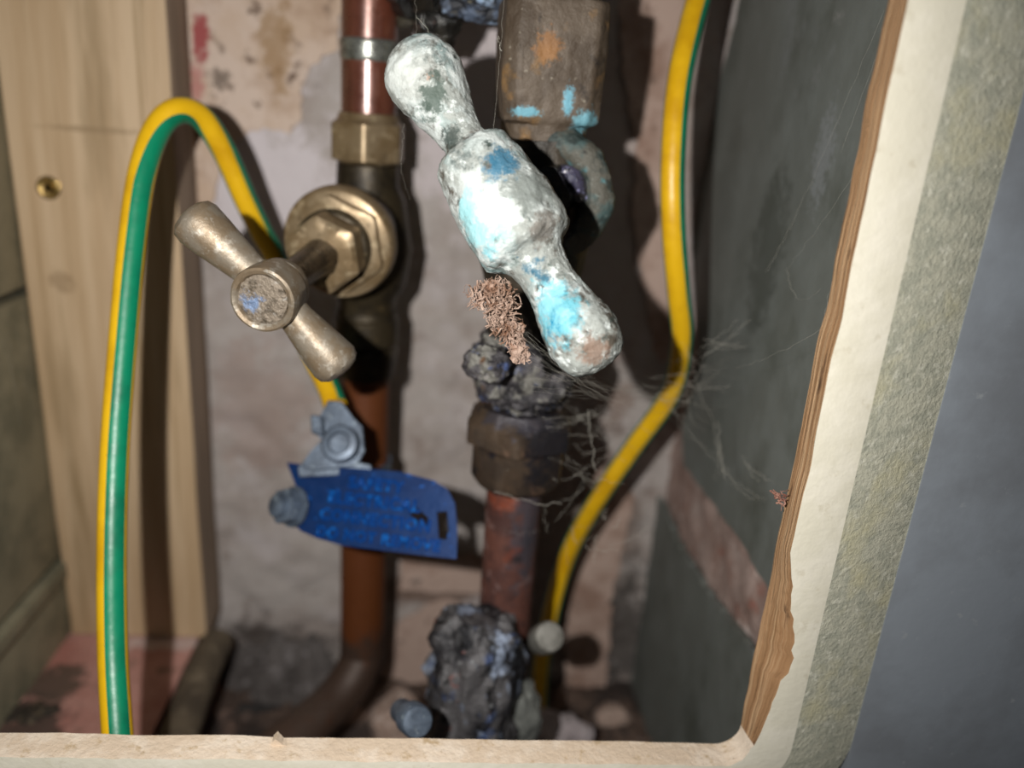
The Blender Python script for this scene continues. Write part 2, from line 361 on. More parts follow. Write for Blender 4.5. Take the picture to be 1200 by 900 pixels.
# ------------------------------------------------------------------ metals
M_brass = mat('dull_brass', c(140, 122, 96), [(c(124, 104, 76), 150, .42, .6, 2), (c(176, 158, 128), 260, .55, .68, 4), (c(72, 58, 42), 380, .62, .74, 6)], rough_=.40, metal=.5, bump=.2, bscale=700, bdist=.0002)
M_brass_d = mat('tarnished_brass', c(62, 53, 38), [(c(40, 34, 26), 150, .45, .6, 3), (c(104, 88, 60), 300, .62, .74, 5)], rough_=.45, metal=.5, bump=.4, bscale=600, bdist=.0004)
M_handle = mat('worn_nickelled_brass', c(132, 122, 108), [(c(122, 106, 86), 200, .42, .58, 2), (c(164, 156, 144), 420, .56, .68, 4), (c(96, 84, 70), 600, .64, .74, 6)], rough_=.48, metal=.4, bump=.5, bscale=1200, bdist=.0002)
M_copper = mat('copper', c(112, 62, 46), [(c(84, 46, 34), 60, .42, .6, 2, (1, 1, .4)), (c(136, 92, 76), 140, .56, .7, 4, (1, 1, .3)), (c(64, 40, 32), 260, .64, .75, 6)], rough_=.3, metal=.35, bump=.25, bscale=400, bdist=.0002, spec=.9, coat=.7)
PLb = atY(430, 285, .243); pts_b = Vector((PLb.x-.006, PLb.y-.010, atY(430, 745, .243).z-.016))
M_copper_o = mat('old_orange_copper', c(100, 54, 24), [(c(98, 52, 24), 60, .42, .6, 3, (1, 1, .3)), (c(60, 40, 28), 160, .62, .74, 6)], rough_=.55, metal=.25, bump=.25, bscale=400, bdist=.0003, spots=[(c(64, 50, 42), tuple(pts_b), .022, (1, 1, 1), .95), (c(74, 60, 52), tuple(pts_b + Vector((-.015, -.02, 0))), .020, (1, 1, 1), .9)])
M_copper_b = mat('brown_crusted_copper', c(104, 66, 56), [(c(76, 50, 46), 80, .42, .6, 2), (c(130, 104, 100), 220, .56, .66, 4), (c(44, 36, 38), 110, .55, .65, 6), (c(140, 66, 40), 60, .62, .74, 8)], rough_=.6, metal=.25, bump=.6, bscale=500, bdist=.0005, spots=[(c(66, 64, 72), tuple(P(628, 620, .218)), .0065, (1, 1, .3), .85)])
M_solder = mat('solder_band', c(150, 152, 146), [(c(92, 90, 84), 300, .5, .65, 2), (c(120, 80, 56), 200, .62, .72, 5)], rough_=.28, metal=.75, bump=.3, bscale=600, bdist=.0003)
M_darkspin = mat('greasy_spindle', c(70, 58, 44), [(c(36, 30, 24), 260, .45, .6, 2), (c(110, 92, 66), 400, .62, .7, 5)], rough_=.3, metal=.6, bump=.5, bscale=900, bdist=.0003)
M_zinc = mat('zinc_grey', c(96, 108, 124), [(c(72, 82, 96), 200, .42, .58, 2), (c(134, 146, 156), 420, .58, .7, 4)], rough_=.45, metal=.35, bump=.3, bscale=700, bdist=.0003)
M_black = mat('wet_black_grime_shade', c(22, 21, 20), [(c(44, 40, 34), 160, .55, .7, 2), (c(74, 66, 54), 420, .7, .76, 5)], rough_=.22, bump=.9, bscale=320, bdist=.0012, spec=.7)

# ------------------------------------------------------------------ left pipework
PL = atY(430, 285, .243)                      # axis of the left pipe
def onpipe(y, c0, col=430): return atY(col, y, c0.y).z
R = .0077
def vtube(bm, c0, za, zc, r, seg=40, extra=()):
    prof = [(0, r)] + list(extra) + [(zc-za, r)]
    lathe(bm, Vector((c0.x, c0.y, za)), Vector((0, 0, 1)), prof, seg)
zt = onpipe(-40, PL); z130 = onpipe(132, PL); z195 = onpipe(192, PL); z215 = onpipe(216, PL)
bm = bmesh.new(); vtube(bm, PL, z130-.003, .10, R)
up = link('copper_pipe', bm, M_copper, loc=(PL.x, PL.y, z130)); tag(up, 'shiny copper pipe with a silvery solder band, above the brass stopcock', 'pipe')
bm = bmesh.new(); za = onpipe(72, PL); zc = onpipe(46, PL); lathe(bm, Vector((PL.x, PL.y, za)), Vector((0, 0, 1)), [(0, R+.0001), (.0012, R+.0005), ((zc-za)*.5, R+.0003), (zc-za-.0008, R+.0006), (zc-za, R+.0001)], 40)
link('solder_band', bm, M_solder, up)

st = thing('brass_stopcock', 'dull brass stopcock with a small T-bar handle, on the left copper pipe', 'valve', (PL.x, PL.y, onpipe(445, PL)))
# spindle axis, straight out of the wall, a little to the left
CF = P(396, 286, .213); HB = P(311, 349, .168); AX = (HB-CF).normalized()
Z = Vector((0, 0, 1))
bm = bmesh.new()
zlo = onpipe(362, PL)
lathe(bm, Vector((PL.x, PL.y, zlo)), Z, [(0, .0088), (.004, .0092), (.008, .0118), ((z215-zlo)*.5, .0135), (z215-zlo-.004, .0110), (z215-zlo, .0090), (z195-zlo-.0002, .0088)], 48)
lathe(bm, CF - AX*.030, AX, [(0, .0085), (.016, .0120), (.0255, .0135)], 48)
link('valve_body', bm, M_brass_d, st)
def nut(par, c0, za, zc, r, rot, m, collar=.0018, name='compression_nut', nr=.0):
    b2 = bmesh.new(); h = zc-za
    lathe(b2, Vector((c0.x, c0.y, za)), Z, [(0, r*.86), (.0008, r*.97), (.0012, r, 6), (h-collar-.0012, r, 6), (h-collar-.0006, r*.96), (h-collar, r*.90), (h-.0003, r*.86), (h, r*.80)], 72, rot)
    if nr: rough(b2, nr, 260, 3)
    return link(name, b2, m, par)
nut(st, PL, z195, z130, .0097, .50, M_brass)
b2 = bmesh.new(); za = onpipe(403, PL); zc = onpipe(362, PL)
lathe(b2, Vector((PL.x, PL.y, za)), Z, [(0, .0086), (.0006, .0095), (.0012, .0100), (zc-za-.0024, .0100), (zc-za-.0018, .0094), (zc-za, .0092)], 60); link('body_collar', b2, M_brass_d, st)
b2 = bmesh.new(); zd = onpipe(440, PL)
lathe(b2, Vector((PL.x, PL.y, zd)), Z, [(0, .0079), (.0006, .0090), (za-zd-.001, .0094, 6), (za-zd, .0088)], 60, .3); link('compression_nut', b2, M_brass_d, st)
# bonnet flange
bm = bmesh.new(); r0 = .0150
lathe(bm, CF - AX*.0056, AX, [(0, r0*.93), (.0008, r0*.985), (.0018, r0), (.0048, r0), (.0056, r0*.965), (.0053, r0*.93), (.0056, r0*.90), (.0057, r0*.6)], 80)
link('bonnet_flange', bm, M_brass, st)
bm = bmesh.new()
lathe(bm, CF, AX, [(0, .0116, 6), (.0026, .0116, 6), (.0031, .0108), (.0031, .0080)], 96, .15); link('bonnet_nut', bm, M_brass, st)
bm = bmesh.new()
lathe(bm, CF+AX*.0030, AX, [(0, .0100), (.0024, .0100), (.0030, .0094), (.0032, .0088)], 72, .2)
link('bonnet_neck', bm, M_brass_d, st)
bm = bmesh.new()
lathe(bm, CF+AX*.0062, AX, [(0, .0088, 6), (.0066, .0088, 6), (.0075, .0080), (.0076, .0055)], 96, .15); link('gland_nut', bm, M_brass, st)
L_ = (HB-CF).length
bm = bmesh.new(); lathe(bm, CF+AX*.0120, AX, [(0, .0044), (.004, .0045), (.008, .0040), (L_-.022, .0038), (L_-.016, .0042)], 36); rough(bm, .0004, 500, 2)
link('spindle', bm, M_darkspin, st)
bm = bmesh.new()
hr = .0071
lathe(bm, HB - AX*.0098, AX, [(0, hr*.80), (.0010, hr*.9), (.0030, hr*.93), (.0034, hr*.88), (.0042, hr*.98), (.0105, hr*1.0), (.0116, hr*.97), (.0119, hr*.90), (.0116, hr*.80), (.0108, hr*.74)], 60)
# T bars: directions taken in the plane square to the spindle
def hp(px, py): return onp(px, py, HB - AX*.0045, AX)
eA, eB = hp(219, 250), hp(402, 436)
rings_hub = None
for e in (eA, eB):
    h0 = HB - AX*.0045; dv = e-h0; Ln = dv.length; dv.normalize()
    lathe(bm, h0, dv, [(.001, .0036), (.0060, .0037), (.0075, .0038), (Ln*.7, .0050), (Ln-.003, .0054), (Ln-.0014, .0050), (Ln-.0004, .0038), (Ln+.0002, .0018), (Ln+.0003, .0003)], 36)
rough(bm, .00012, 420, 4)
tee = link('tee_handle', bm, M_handle, st)
bm = bmesh.new(); lathe(bm, HB+AX*.0009, AX, [(0, hr*.76), (.0006, hr*.74), (.0008, hr*.5), (.0007, .0005)], 40); rough(bm, .0003, 700, 5)
M_capdirt = mat('blue_grey_crust', c(128, 116, 102), [(c(84, 74, 62), 500, .5, .62, 5), (c(160, 154, 146), 800, .6, .72, 7)], rough_=.45, metal=.3, bump=1, bscale=900, bdist=.0006, spots=[(c(112, 132, 164), tuple(onp(299, 352, HB, AX)), .0028, (1, 1, 1.2), .95), (c(160, 60, 54), tuple(onp(280, 362, HB, AX)), .0007, (1, 1, 1), .8)])
link('spindle_end', bm, M_capdirt, tee)

# lower pipe, with its bend along the floor
bm = bmesh.new(); zlow = onpipe(745, PL)
pts = [Vector((PL.x, PL.y, onpipe(436, PL))), Vector((PL.x, PL.y, onpipe(600, PL))), Vector((PL.x, PL.y, zlow)), Vector((PL.x-.001, PL.y-.003, zlow-.011)), Vector((PL.x-.008, PL.y-.012, zlow-.0185)), Vector((PL.x-.020, PL.y-.028, zlow-.021)), Vector((PL.x-.034, PL.y-.046, zlow-.022))]
tube(bm, catmull(pts, 10), .0076, 36)
lp = link('copper_pipe', bm, M_copper_o, loc=(PL.x, PL.y, zlow)); tag(lp, 'orange-brown copper pipe below the brass stopcock, bending away at the floor', 'pipe')

# ------------------------------------------------------------------ earth clamp and its tag
pc = Vector((PL.x, PL.y, onpipe(545, PL)))
ec = thing('earth_clamp', 'grey metal earthing clamp round the left copper pipe, above the blue tag', 'clamp', pc)
bm = bmesh.new()
ra = []
for i in range(41):
    a = 2*math.pi*i/40; d_ = Vector((math.cos(a), math.sin(a), 0)); zz = -.0028
    ra.append([bm.verts.new(pc + d_*(R+.0002) + Vector((0, 0, zz-.002))), bm.verts.new(pc + d_*(R+.0002) + Vector((0, 0, .0022))), bm.verts.new(pc + d_*(R+.0012) + Vector((0, 0, .0022))), bm.verts.new(pc + d_*(R+.0012) + Vector((0, 0, zz-.002)))])
for a, b_ in zip(ra, ra[1:]):
    for j in range(4): bm.faces.new((a[j], a[(j+1) % 4], b_[(j+1) % 4], b_[j]))
link('clamp_band', bm, M_zinc, ec)
# folded saddle plate seen left of the pipe
sp0 = P(400, 520, .222); sn = (P(0, 0, 0) - sp0).normalized(); sn = (sn + Vector((-.25, 0, .15))).normalized()
bm = bmesh.new()
slab(bm, [onp(x, y, sp0, sn) for x, y in ((385, 470), (402, 472), (414, 492), (426, 500), (428, 530), (420, 546), (372, 552), (352, 546), (366, 530), (380, 516), (368, 508), (366, 490), (378, 488))], sn, .0012)
bevel(bm, .0003, 1); rough(bm, .0003, 300, 4)
link('saddle_plate', bm, M_zinc, ec)
bm = bmesh.new(); b_c = onp(402, 522, sp0, sn)
lathe(bm, b_c + sn*.0006, sn, [(0, .0052), (.0030, .0052), (.0038, .0046), (.0040, .0030), (.0034, .0026), (.0033, .0005)], 40); link('clamp_screw', bm, M_zinc, ec)
bm = bmesh.new(); slab(bm, [onp(x, y, sp0+sn*.002, sn) for x, y in ((366, 487), (380, 489), (381, 512), (367, 509))], sn, .0022); bevel(bm, .0004, 1); link('plate_lug', bm, M_zinc, ec)
bm = bmesh.new(); slab(bm, [onp(x, y, sp0-sn*.001, sn) for x, y in ((350, 548), (372, 530), (392, 536), (436, 545), (437, 556), (352, 560))], sn, .0015); bevel(bm, .0003, 1); link('plate_foot', bm, M_zinc, ec)

tp = P(430, 600, .214); tn = ray(430, 600).cross(Vector((0, 0, 1)))
a1, a2, a3 = P(345, 590, .222), P(540, 612, .210), P(345, 560, .2235)
tn = (a2-a1).cross(a3-a1).normalized()
if tn.dot(a1) > 0: tn = -tn
def T(px, py, off=0): return onp(px, py, a1 + tn*off, tn)
tg = thing('warning_tag', 'bent blue metal safety tag with embossed lettering, bolted below the earthing clamp', 'tag', a1)
M_blue = mat('blue_anodised', c(3, 46, 98), [(c(3, 40, 90), 90, .42, .6, 2), (c(12, 96, 186), 400, .62, .72, 5)], rough_=.42, metal=.35, bump=.12, bscale=350, bdist=.0005)
M_blue_l = mat('blue_raised', c(6, 66, 140), [(c(30, 130, 226), 500, .55, .7, 3)], rough_=.28, metal=.35, bump=.25, bscale=500, bdist=.0004)
out = [(336, 542), (372, 546), (420, 549), (470, 553), (508, 563), (524, 573), (533, 590), (536, 620), (535, 655), (514, 653), (480, 649), (440, 644), (400, 639), (372, 631), (352, 622), (343, 613), (352, 596), (350, 578), (343, 560)]
holes = [[(478, 597), (486, 592), (502, 607), (501, 618), (489, 616)], [(512, 600), (524, 599), (526, 622), (523, 633), (514, 631)]]
bm = bmesh.new()
def loop(pts, off): return [bm.verts.new(T(x, y, off)) for x, y in pts]
faces = []
for off in (0, .0008):
    ed = []
    for pl in [out] + holes:
        vs = loop(pl, off); ed += [bm.edges.new((vs[i], vs[(i+1) % len(vs)])) for i in range(len(vs))]
    r = bmesh.ops.triangle_fill(bm, use_beauty=True, use_dissolve=False, edges=ed)
bm.verts.ensure_lookup_table(); N1 = sum(len(p) for p in [out]+holes); base = 0
for pl in [out]+holes:
    n = len(pl)
    for i in range(n): bm.faces.new((bm.verts[base+i], bm.verts[base+(i+1) % n], bm.verts[N1+base+(i+1) % n], bm.verts[N1+base+i]))
    base += n
plate = link('tag_plate', bm, M_blue, tg, smooth=False)
# embossed lettering in four rows
ux = (T(500, 600)-T(370, 585)).normalized(); uy = tn.cross(ux)
if uy.z < 0: uy = -uy
def text_mesh(s, size):
    cu = bpy.data.curves.new('t', 'FONT'); cu.body = s; cu.size = size; cu.extrude = .00022; cu.bevel_depth = .00018; cu.bevel_resolution = 0; cu.offset = .00006; cu.resolution_u = 3; cu.space_character = 1.12
    ob = bpy.data.objects.new('t', cu); COL.objects.link(ob); bpy.context.view_layer.update()
    me = bpy.data.meshes.new_from_object(ob.evaluated_get(bpy.context.evaluated_depsgraph_get())); bpy.data.objects.remove(ob); return me
for s, px, py, size in (('SAFETY', 408, 571, .0044), ('ELECTRICAL', 384, 588, .0044), ('CONNECTION', 374, 608, .0044), ('DO NOT REMOVE', 370, 628, .0040)):
    me = text_mesh(s, size); o0 = T(px, py, .0008); b2 = bmesh.new(); b2.from_mesh(me)
    for v_ in b2.verts: v_.co = o0 + ux*v_.co.x + uy*v_.co.y + tn*v_.co.z
    link('lettering', b2, M_blue_l, tg, smooth=False)
bm = bmesh.new(); bc = T(346, 594, .0006); bd = (tn + Vector((-.55, 0, .0))).normalized()
lathe(bm, bc, bd, [(0, .0056), (.0009, .0056), (.0010, .0044, 6), (.0045, .0044, 6), (.0048, .0038), (.0048, .0030), (.0066, .0030), (.0070, .0024)], 60); link('bolt', bm, M_zinc, tg)

# ------------------------------------------------------------------ earth cables
M_yel = mat('yellow_sheath', c(226, 178, 22), [(c(206, 156, 14), 80, .45, .65, 2), (c(150, 110, 30), 500, .68, .76, 5)], rough_=.38, bump=.15, bscale=500)
M_grn = mat('green_sheath', c(4, 128, 92), [(c(6, 108, 78), 90, .45, .65, 2)], rough_=.38, bump=.15, bscale=500)
def cable(name, pts, r, tw, label, nn=16, gfrac=.22):
    b2 = bmesh.new(); pp = catmull([P(*p) for p in pts], nn)
    # the sheath twists along its run: ang(t) is where the green stripe sits, measured from the side facing the room
    N = len(pp); rings = []; seg = 48
    for i, p in enumerate(pp):
        d = (pp[min(i+1, N-1)] - pp[max(i-1, 0)]).normalized(); f = -p.normalized(); f = (f - d*f.dot(d)).normalized(); q = d.cross(f)
        a0 = math.radians(tw(i/(N-1))) - gfrac*math.pi
        rings.append([b2.verts.new(p + (f*math.cos(a0+2*math.pi*k/seg) + q*math.sin(a0+2*math.pi*k/seg))*r) for k in range(seg)])
    for a, b_ in zip(rings, rings[1:]):
        for k in range(seg):
            fc = b2.faces.new((a[k], a[(k+1) % seg], b_[(k+1) % seg], b_[k])); fc.material_index = 1 if ((k/seg) % .5) < gfrac else 0
    b2.faces.new(list(reversed(rings[0]))); b2.faces.new(rings[-1])
    o2 = link(name, b2, [M_yel, M_grn], loc=pp[0]); tag(o2, label, 'cable'); return o2
def ramp(*kv):
    def f(t):
        for (a, x), (b_, y) in zip(kv, kv[1:]):
            if t <= b_: return x + (y-x)*max(0, (t-a)/(b_-a))
        return kv[-1][1]
    return f
cable('earth_cable', [(141, 905, .180), (137, 850, .182), (132, 760, .187), (131, 640, .190), (135, 520, .193), (144, 400, .196), (154, 290, .198), (166, 205, .200), (184, 152, .203), (208, 130, .206), (236, 138, .212), (262, 176, .220), (286, 230, .229), (306, 272, .236), (324, 305, .240), (345, 370, .240), (368, 420, .238), (384, 452, .233), (393, 476, .229)],
      .0033, ramp((0, 8), (.38, 14), (.5, 60), (.62, 102), (1, 110)), 'green and yellow striped earth cable looping up over the timber to the clamp')
cable('earth_cable', [(900, -260, .235), (864, -140, .222), (838, -60, .215), (818, 0, .212), (797, 90, .208), (789, 180, .208), (789, 260, .212), (795, 340, .222), (799, 400, .234), (785, 462, .250), (745, 520, .264), (704, 580, .275), (670, 640, .290), (650, 700, .300), (636, 770, .304), (630, 840, .304), (628, 900, .300)],
      .0032, ramp((0, -70), (.4, -76), (.55, -92), (1, -90)), 'yellow and green earth cable hanging in front of the dark slate on the right', gfrac=.19)

# ------------------------------------------------------------------ large corroded stopcock
def vgr(name, base, layers, **k): return mat(name, base, layers, **k)
PRt = atY(655, 80, .200)
PR = Vector((PRt.x-.0024, .200, 0))
def zr(y, col=620): return atY(col, y, .200).z
cs = thing('corroded_stopcock', 'large stopcock crusted with blue-green verdigris, with a long knobbed crutch handle', 'valve', (PR.x, PR.y, zr(575)))
t_hi = P(608, 246, .1530)
KA, KB = P(474, 52, .156), P(706, 432, .1495)
ax = (KB-KA); HL = ax.length; ax.normalize()
vw = (KA+KB)*.5
FC = P(639, 229, .188)
hub_c = KA + ax*(HL*.505)
sx = (FC-hub_c); sx = (sx - ax*sx.dot(ax)).normalized()
M_verd = mat('verdigris_handle', c(144, 148, 144), [
    (c(118, 150, 152), 60, .48, .60, 2), (c(182, 188, 186), 120, .48, .56, 4, (1, 1, 1), 9), (c(80, 74, 66), 160, .54, .62, 6, (1, 1, 1), 9), (c(66, 76, 72), 200, .57, .66, 12, (1, 1, 1), 9), (c(200, 206, 204), 460, .56, .64, 14, (1, 1, 1), 8), (c(66, 62, 56), 900, .66, .74, 10)],
    rough_=.58, metal=.05, bump=.9, bscale=520, bdist=.0006, spec=.35, spots=[
    (c(150, 200, 206), tuple(P(556, 262, .145)), .0062, (1, 1, 1), .9), (c(206, 212, 210), tuple(P(578, 238, .143)), .0046, (1, 1, 1), .75),
    (c(96, 172, 186), tuple(P(560, 305, .144)), .0040, (1, 1, 1), .7), (c(110, 116, 112), tuple(P(620, 225, .145)), .0052, (1, 1, 1), .8),
    (c(92, 176, 194), tuple(P(645, 360, .143)), .0058, (1, 1, .8), .75), (c(14, 120, 156), tuple(P(644, 386, .143)), .0030, (1.6, 1, .6), .95),
    (c(14, 84, 108), tuple(P(626, 316, .144)), .0034, (1, 1, 1), .9), (c(28, 98, 128), tuple(P(588, 196, .146)), .0034, (1, 1, .8), .85), (c(74, 84, 82), tuple(P(548, 190, .148)), .0034, (1, 1, 1), .8),
    (c(190, 194, 190), tuple(P(480, 88, .150)), .0050, (1, 1, 1), .7), (c(62, 76, 68), tuple(P(508, 112, .150)), .0034, (1.3, 1, .7), .9),
    (c(172, 130, 108), tuple(P(503, 90, .149)), .0011, (1, 1, 1), .9), (c(54, 62, 58), tuple(P(526, 163, .150)), .0024, (1, 1, 1), .9),
    (c(126, 104, 90), tuple(P(698, 412, .143)), .0034, (1, 1, 1), .85), (c(84, 66, 58), tuple(P(560, 170, .150)), .0026, (1, 1, 1), .85),
    (c(98, 90, 82), tuple(P(640, 268, .144)), .0036, (1, 1, 1), .8), (c(88, 84, 80), tuple(P(672, 330, .144)), .0028, (1, 1, 1), .6)])
bm = bmesh.new()
prof = []
kpx = .153/F
for d_, r_ in ((0, 2), (3, 16), (9, 28), (20, 39), (34, 45), (50, 46.5), (68, 44.5), (86, 38), (104, 31), (120, 27.5), (136, 26.5), (145, 29), (150, 35), (153, 44), (159, 49.5), (180, 52), (205, 55), (232, 58), (255, 58.5), (272, 57.5), (281, 56), (286, 51), (292, 41), (302, 34), (318, 30.5), (334, 31), (350, 34), (368, 38.5), (388, 42.5), (406, 43.5), (420, 41), (432, 35), (440, 26), (444, 14), (445.5, 2)):
    prof.append((d_/445.5*HL, r_*kpx))
pf = []
for i in range(len(prof)-1):
    for k in range(5): a = k/5; pf.append((prof[i][0]*(1-a)+prof[i+1][0]*a, prof[i][1]*(1-a)+prof[i+1][1]*a))
pf.append(prof[-1])
lathe(bm, KA, ax, pf, 160)
# the hub is a little fuller to one side; its back carries the socket
for v_ in bm.verts:
    t = (v_.co-KA).dot(ax)/HL*445.5
    rad = v_.co - KA - ax*((v_.co-KA).dot(ax))
    if 150 < t < 290: 
        k = rad.dot(sx)
        if k > 0: v_.co += sx*k*.12
rough(bm, .0004, 150, 5, 4); rough(bm, .00007, 900, 8, 3)
h = link('crutch_handle', bm, M_verd, cs)
bm = bmesh.new(); lathe(bm, hub_c + sx*.004, sx, [(0, .0078), (.0085, .0074), (.0095, .0066)], 40); rough(bm, .0003, 300, 8); link('handle_socket', bm, M_verd, cs)
M_teal = mat('teal_crust', c(66, 88, 88), [(c(86, 84, 76), 130, .42, .56, 2), (c(44, 54, 52), 220, .50, .64, 4), (c(64, 128, 138), 110, .58, .68, 6), (c(130, 138, 132), 700, .62, .72, 8), (c(30, 30, 28), 300, .64, .72, 10)], rough_=.6, metal=.05, bump=1, bscale=600, bdist=.0007)
LS = (FC-hub_c).length
sxd = (FC - (hub_c+sx*.004)).normalized()
bm = bmesh.new()
fr_ = .0156
rg = []
u_, v2, d2 = frame(sxd)
lathe(bm, FC - sxd*.0015, sxd, [(.0040, fr_*.50), (.0022, fr_*.54), (.0004, fr_*.62), (-.0006, fr_*.72), (-.0004, fr_*.82), (.0006, fr_*.92), (.0020, fr_*.99), (.0036, fr_*1.01), (.0060, fr_*.98), (.0068, fr_*.9)], 90); rough(bm, .0007, 220, 6, 4)
link('bonnet_flange', bm, M_teal, cs)
bm = bmesh.new(); lathe(bm, FC - sxd*.0072, sxd, [(0, .0045), (.0008, .0064, 6), (.0060, .0070, 6), (.0095, .0080)], 72, .4); rough(bm, .0005, 300, 9)
link('gland_nut', bm, M_black, cs)  # gland nut and spindle: the hub's shadow put into their black
M_wet = mat('wet_violet_glint', c(60, 58, 78), [(c(24, 22, 26), 260, .48, .56, 2), (c(150, 150, 190), 330, .58, .66, 5)], rough_=.15, bump=1, bscale=420, bdist=.001, spec=.9, coat=1)  # violet highlight on the wet gland, put into the colour of an added lump
bm = bmesh.new(); bmesh.ops.create_icosphere(bm, subdivisions=4, radius=.0040); bmesh.ops.scale(bm, vec=(.55, .6, 1.2), verts=bm.verts); bmesh.ops.rotate(bm, matrix=Matrix.Rotation(math.radians(-32), 3, 'Y'), verts=bm.verts); bmesh.ops.translate(bm, vec=P(674, 214, .1835), verts=bm.verts); rough(bm, .0009, 330, 3)
link('wet_glint_lump', bm, M_wet, cs)
bm = bmesh.new(); lathe(bm, hub_c + sx*.008, sxd, [(0, .0042), (LS-.012, .0042)], 32); rough(bm, .0003, 400, 3); link('spindle', bm, M_black, cs)
M_body = mat('dark_dirty_bronze', c(58, 50, 40), [(c(36, 32, 27), 120, .42, .6, 2), (c(84, 74, 58), 260, .58, .7, 4), (c(90, 120, 122), 200, .68, .76, 8)], rough_=.5, metal=.2, bump=.8, bscale=400, bdist=.0008)
bm = bmesh.new()
zt_, zb_ = zr(165, 650), zr(402, 612)
H_ = zt_-zb_
lathe(bm, Vector((PR.x, PR.y, zb_)), Z, [(0, .0105), (H_*.12, .0100), (H_*.28, .0112), (H_*.42, .0130), (H_*.6, .0140), (H_*.78, .0130), (H_*.9, .0112), (H_, .0108)], 60); rough(bm, .0006, 200, 7)
dd = (Vector((PR.x, PR.y, FC.z+ .0)) - FC); 
lathe(bm, FC + sxd*.003, sxd, [(0, .0118), (.010, .0112), (.022, .0115)], 48)
link('valve_body', bm, M_body, cs)
M_rustn = mat('brown_dirty_nut', c(92, 80, 68), [(c(70, 58, 46), 90, .42, .58, 2), (c(120, 92, 58), 120, .56, .68, 4), (c(44, 38, 34), 150, .6, .7, 6), (c(140, 132, 118), 420, .66, .74, 8)], rough_=.6, metal=.15, bump=.8, bscale=420, bdist=.0006,
              spots=[(c(104, 158, 176), tuple(atY(667, 118, .188)), .0015, (1.2, .3, .45), 1.), (c(104, 156, 172), tuple(atY(617, 131, .188)), .0018, (.5, .3, 1.4), 1.), (c(108, 158, 172), tuple(atY(688, 146, .189)), .0030, (.9, .3, .9), 1.), (c(140, 96, 52), tuple(atY(642, 55, .188)), .0030, (1, 1, .8), .7)])
ztop, zbt = zr(12, 655), zr(140, 652)
bm = bmesh.new(); Hn = ztop-zbt
# the big top nut: a squarish block with softened corners
lathe(bm, Vector((PR.x, PR.y, zbt-.001)), Z, [(-.004, .0100), (-.0005, .0102), (.0002, .0105, 4), (.0012, .0110, 4), (.004, .0112, 4), (Hn*.35, .0114, 4), (Hn*.7, .0117, 4), (Hn+.0015, .0117, 4), (Hn+.0026, .0112, 4), (Hn+.003, .0104)], 120, .06, None, 0, 1.24); rough(bm, .0004, 200, 2, 4)
link('inlet_nut', bm, M_rustn, cs)
bm = bmesh.new(); lathe(bm, Vector((PR.x, PR.y, zbt+.0002+Hn)), Z, [(.001, .0090), (.002, .0100), (.006, .0098), (.0075, .0092), (.03, .0090)], 60); rough(bm, .0009, 230, 4)
M_ycrust = mat('yellow_brown_crust', c(130, 112, 78), [(c(176, 126, 60), 160, .48, .6, 2), (c(66, 60, 56), 200, .54, .64, 4), (c(110, 120, 130), 260, .6, .7, 6)], rough_=.6, bump=1, bscale=500, bdist=.0009)
link('inlet_collar', bm, M_ycrust, cs)
M_crust = mat('violet_black_crust', c(80, 77, 80), [(c(34, 32, 36), 160, .42, .54, 2), (c(120, 118, 112), 220, .52, .60, 4), (c(76, 94, 140), 150, .57, .66, 6), (c(150, 146, 142), 420, .62, .70, 8), (c(96, 66, 40), 180, .64, .72, 10), (c(22, 21, 22), 500, .60, .68, 12)], rough_=.45, metal=.1, bump=1, bscale=500, bdist=.0012)
# lower union: crusted nut, then a cleaner hex cap
za, zc = zr(472), zr(390)
bm = bmesh.new(); hh = za and (zc-za)
cc = Vector((PR.x, PR.y, za))
pr_ = [(0, .0102), (.001, .0110), (hh*.18, .0118), (hh*.26, .0134), (hh*.55, .0140), (hh*.70, .0136), (hh*.78, .0124), (hh*.9, .0126), (hh, .0116)]
pr2 = []
for i in range(len(pr_)-1):
    for k in range(4): a = k/4; pr2.append((pr_[i][0]*(1-a)+pr_[i+1][0]*a, pr_[i][1]*(1-a)+pr_[i+1][1]*a))
lathe(bm, cc, Z, pr2 + [pr_[-1]], 90); rough(bm, .0019, 150, 11, 5)
link('crusted_union', bm, M_crust, cs)
bm = bmesh.new(); cr = P(572, 425, .188)
bmesh.ops.create_icosphere(bm, subdivisions=4, radius=.0048); bmesh.ops.scale(bm, vec=(1.1, .9, .9), verts=bm.verts); bmesh.ops.translate(bm, vec=cr, verts=bm.verts); rough(bm, .0012, 260, 5, 4)
link('crust_lump', bm, M_crust, cs)
M_unut = mat('dark_brown_nut', c(80, 66, 54), [(c(66, 56, 48), 110, .42, .58, 2), (c(118, 92, 76), 140, .56, .68, 4), (c(40, 38, 42), 160, .58, .68, 6), (c(92, 100, 122), 200, .66, .74, 8)], rough_=.42, metal=.3, bump=.6, bscale=420, bdist=.0006, spots=[(c(34, 33, 38), tuple(P(655, 520, .205)), .0095, (1, 1, .6), .95), (c(60, 58, 66), tuple(P(605, 490, .205)), .006, (.5, 1, 1.6), .8)])
za2, zc2 = zr(566), zr(474)
bm = bmesh.new(); h2 = zc2-za2
lathe(bm, Vector((PR.x, PR.y, za2)), Z, [(0, .0094), (.0012, .0112), (.0026, .0122), (h2*.5, .0124), (h2*.56, .0126), (h2*.60, .0134, 6), (h2*.84, .0134, 6), (h2*.90, .0126), (h2, .0110)], 96, .4); rough(bm, .00035, 220, 6)
link('compression_nut', bm, M_unut, cs)

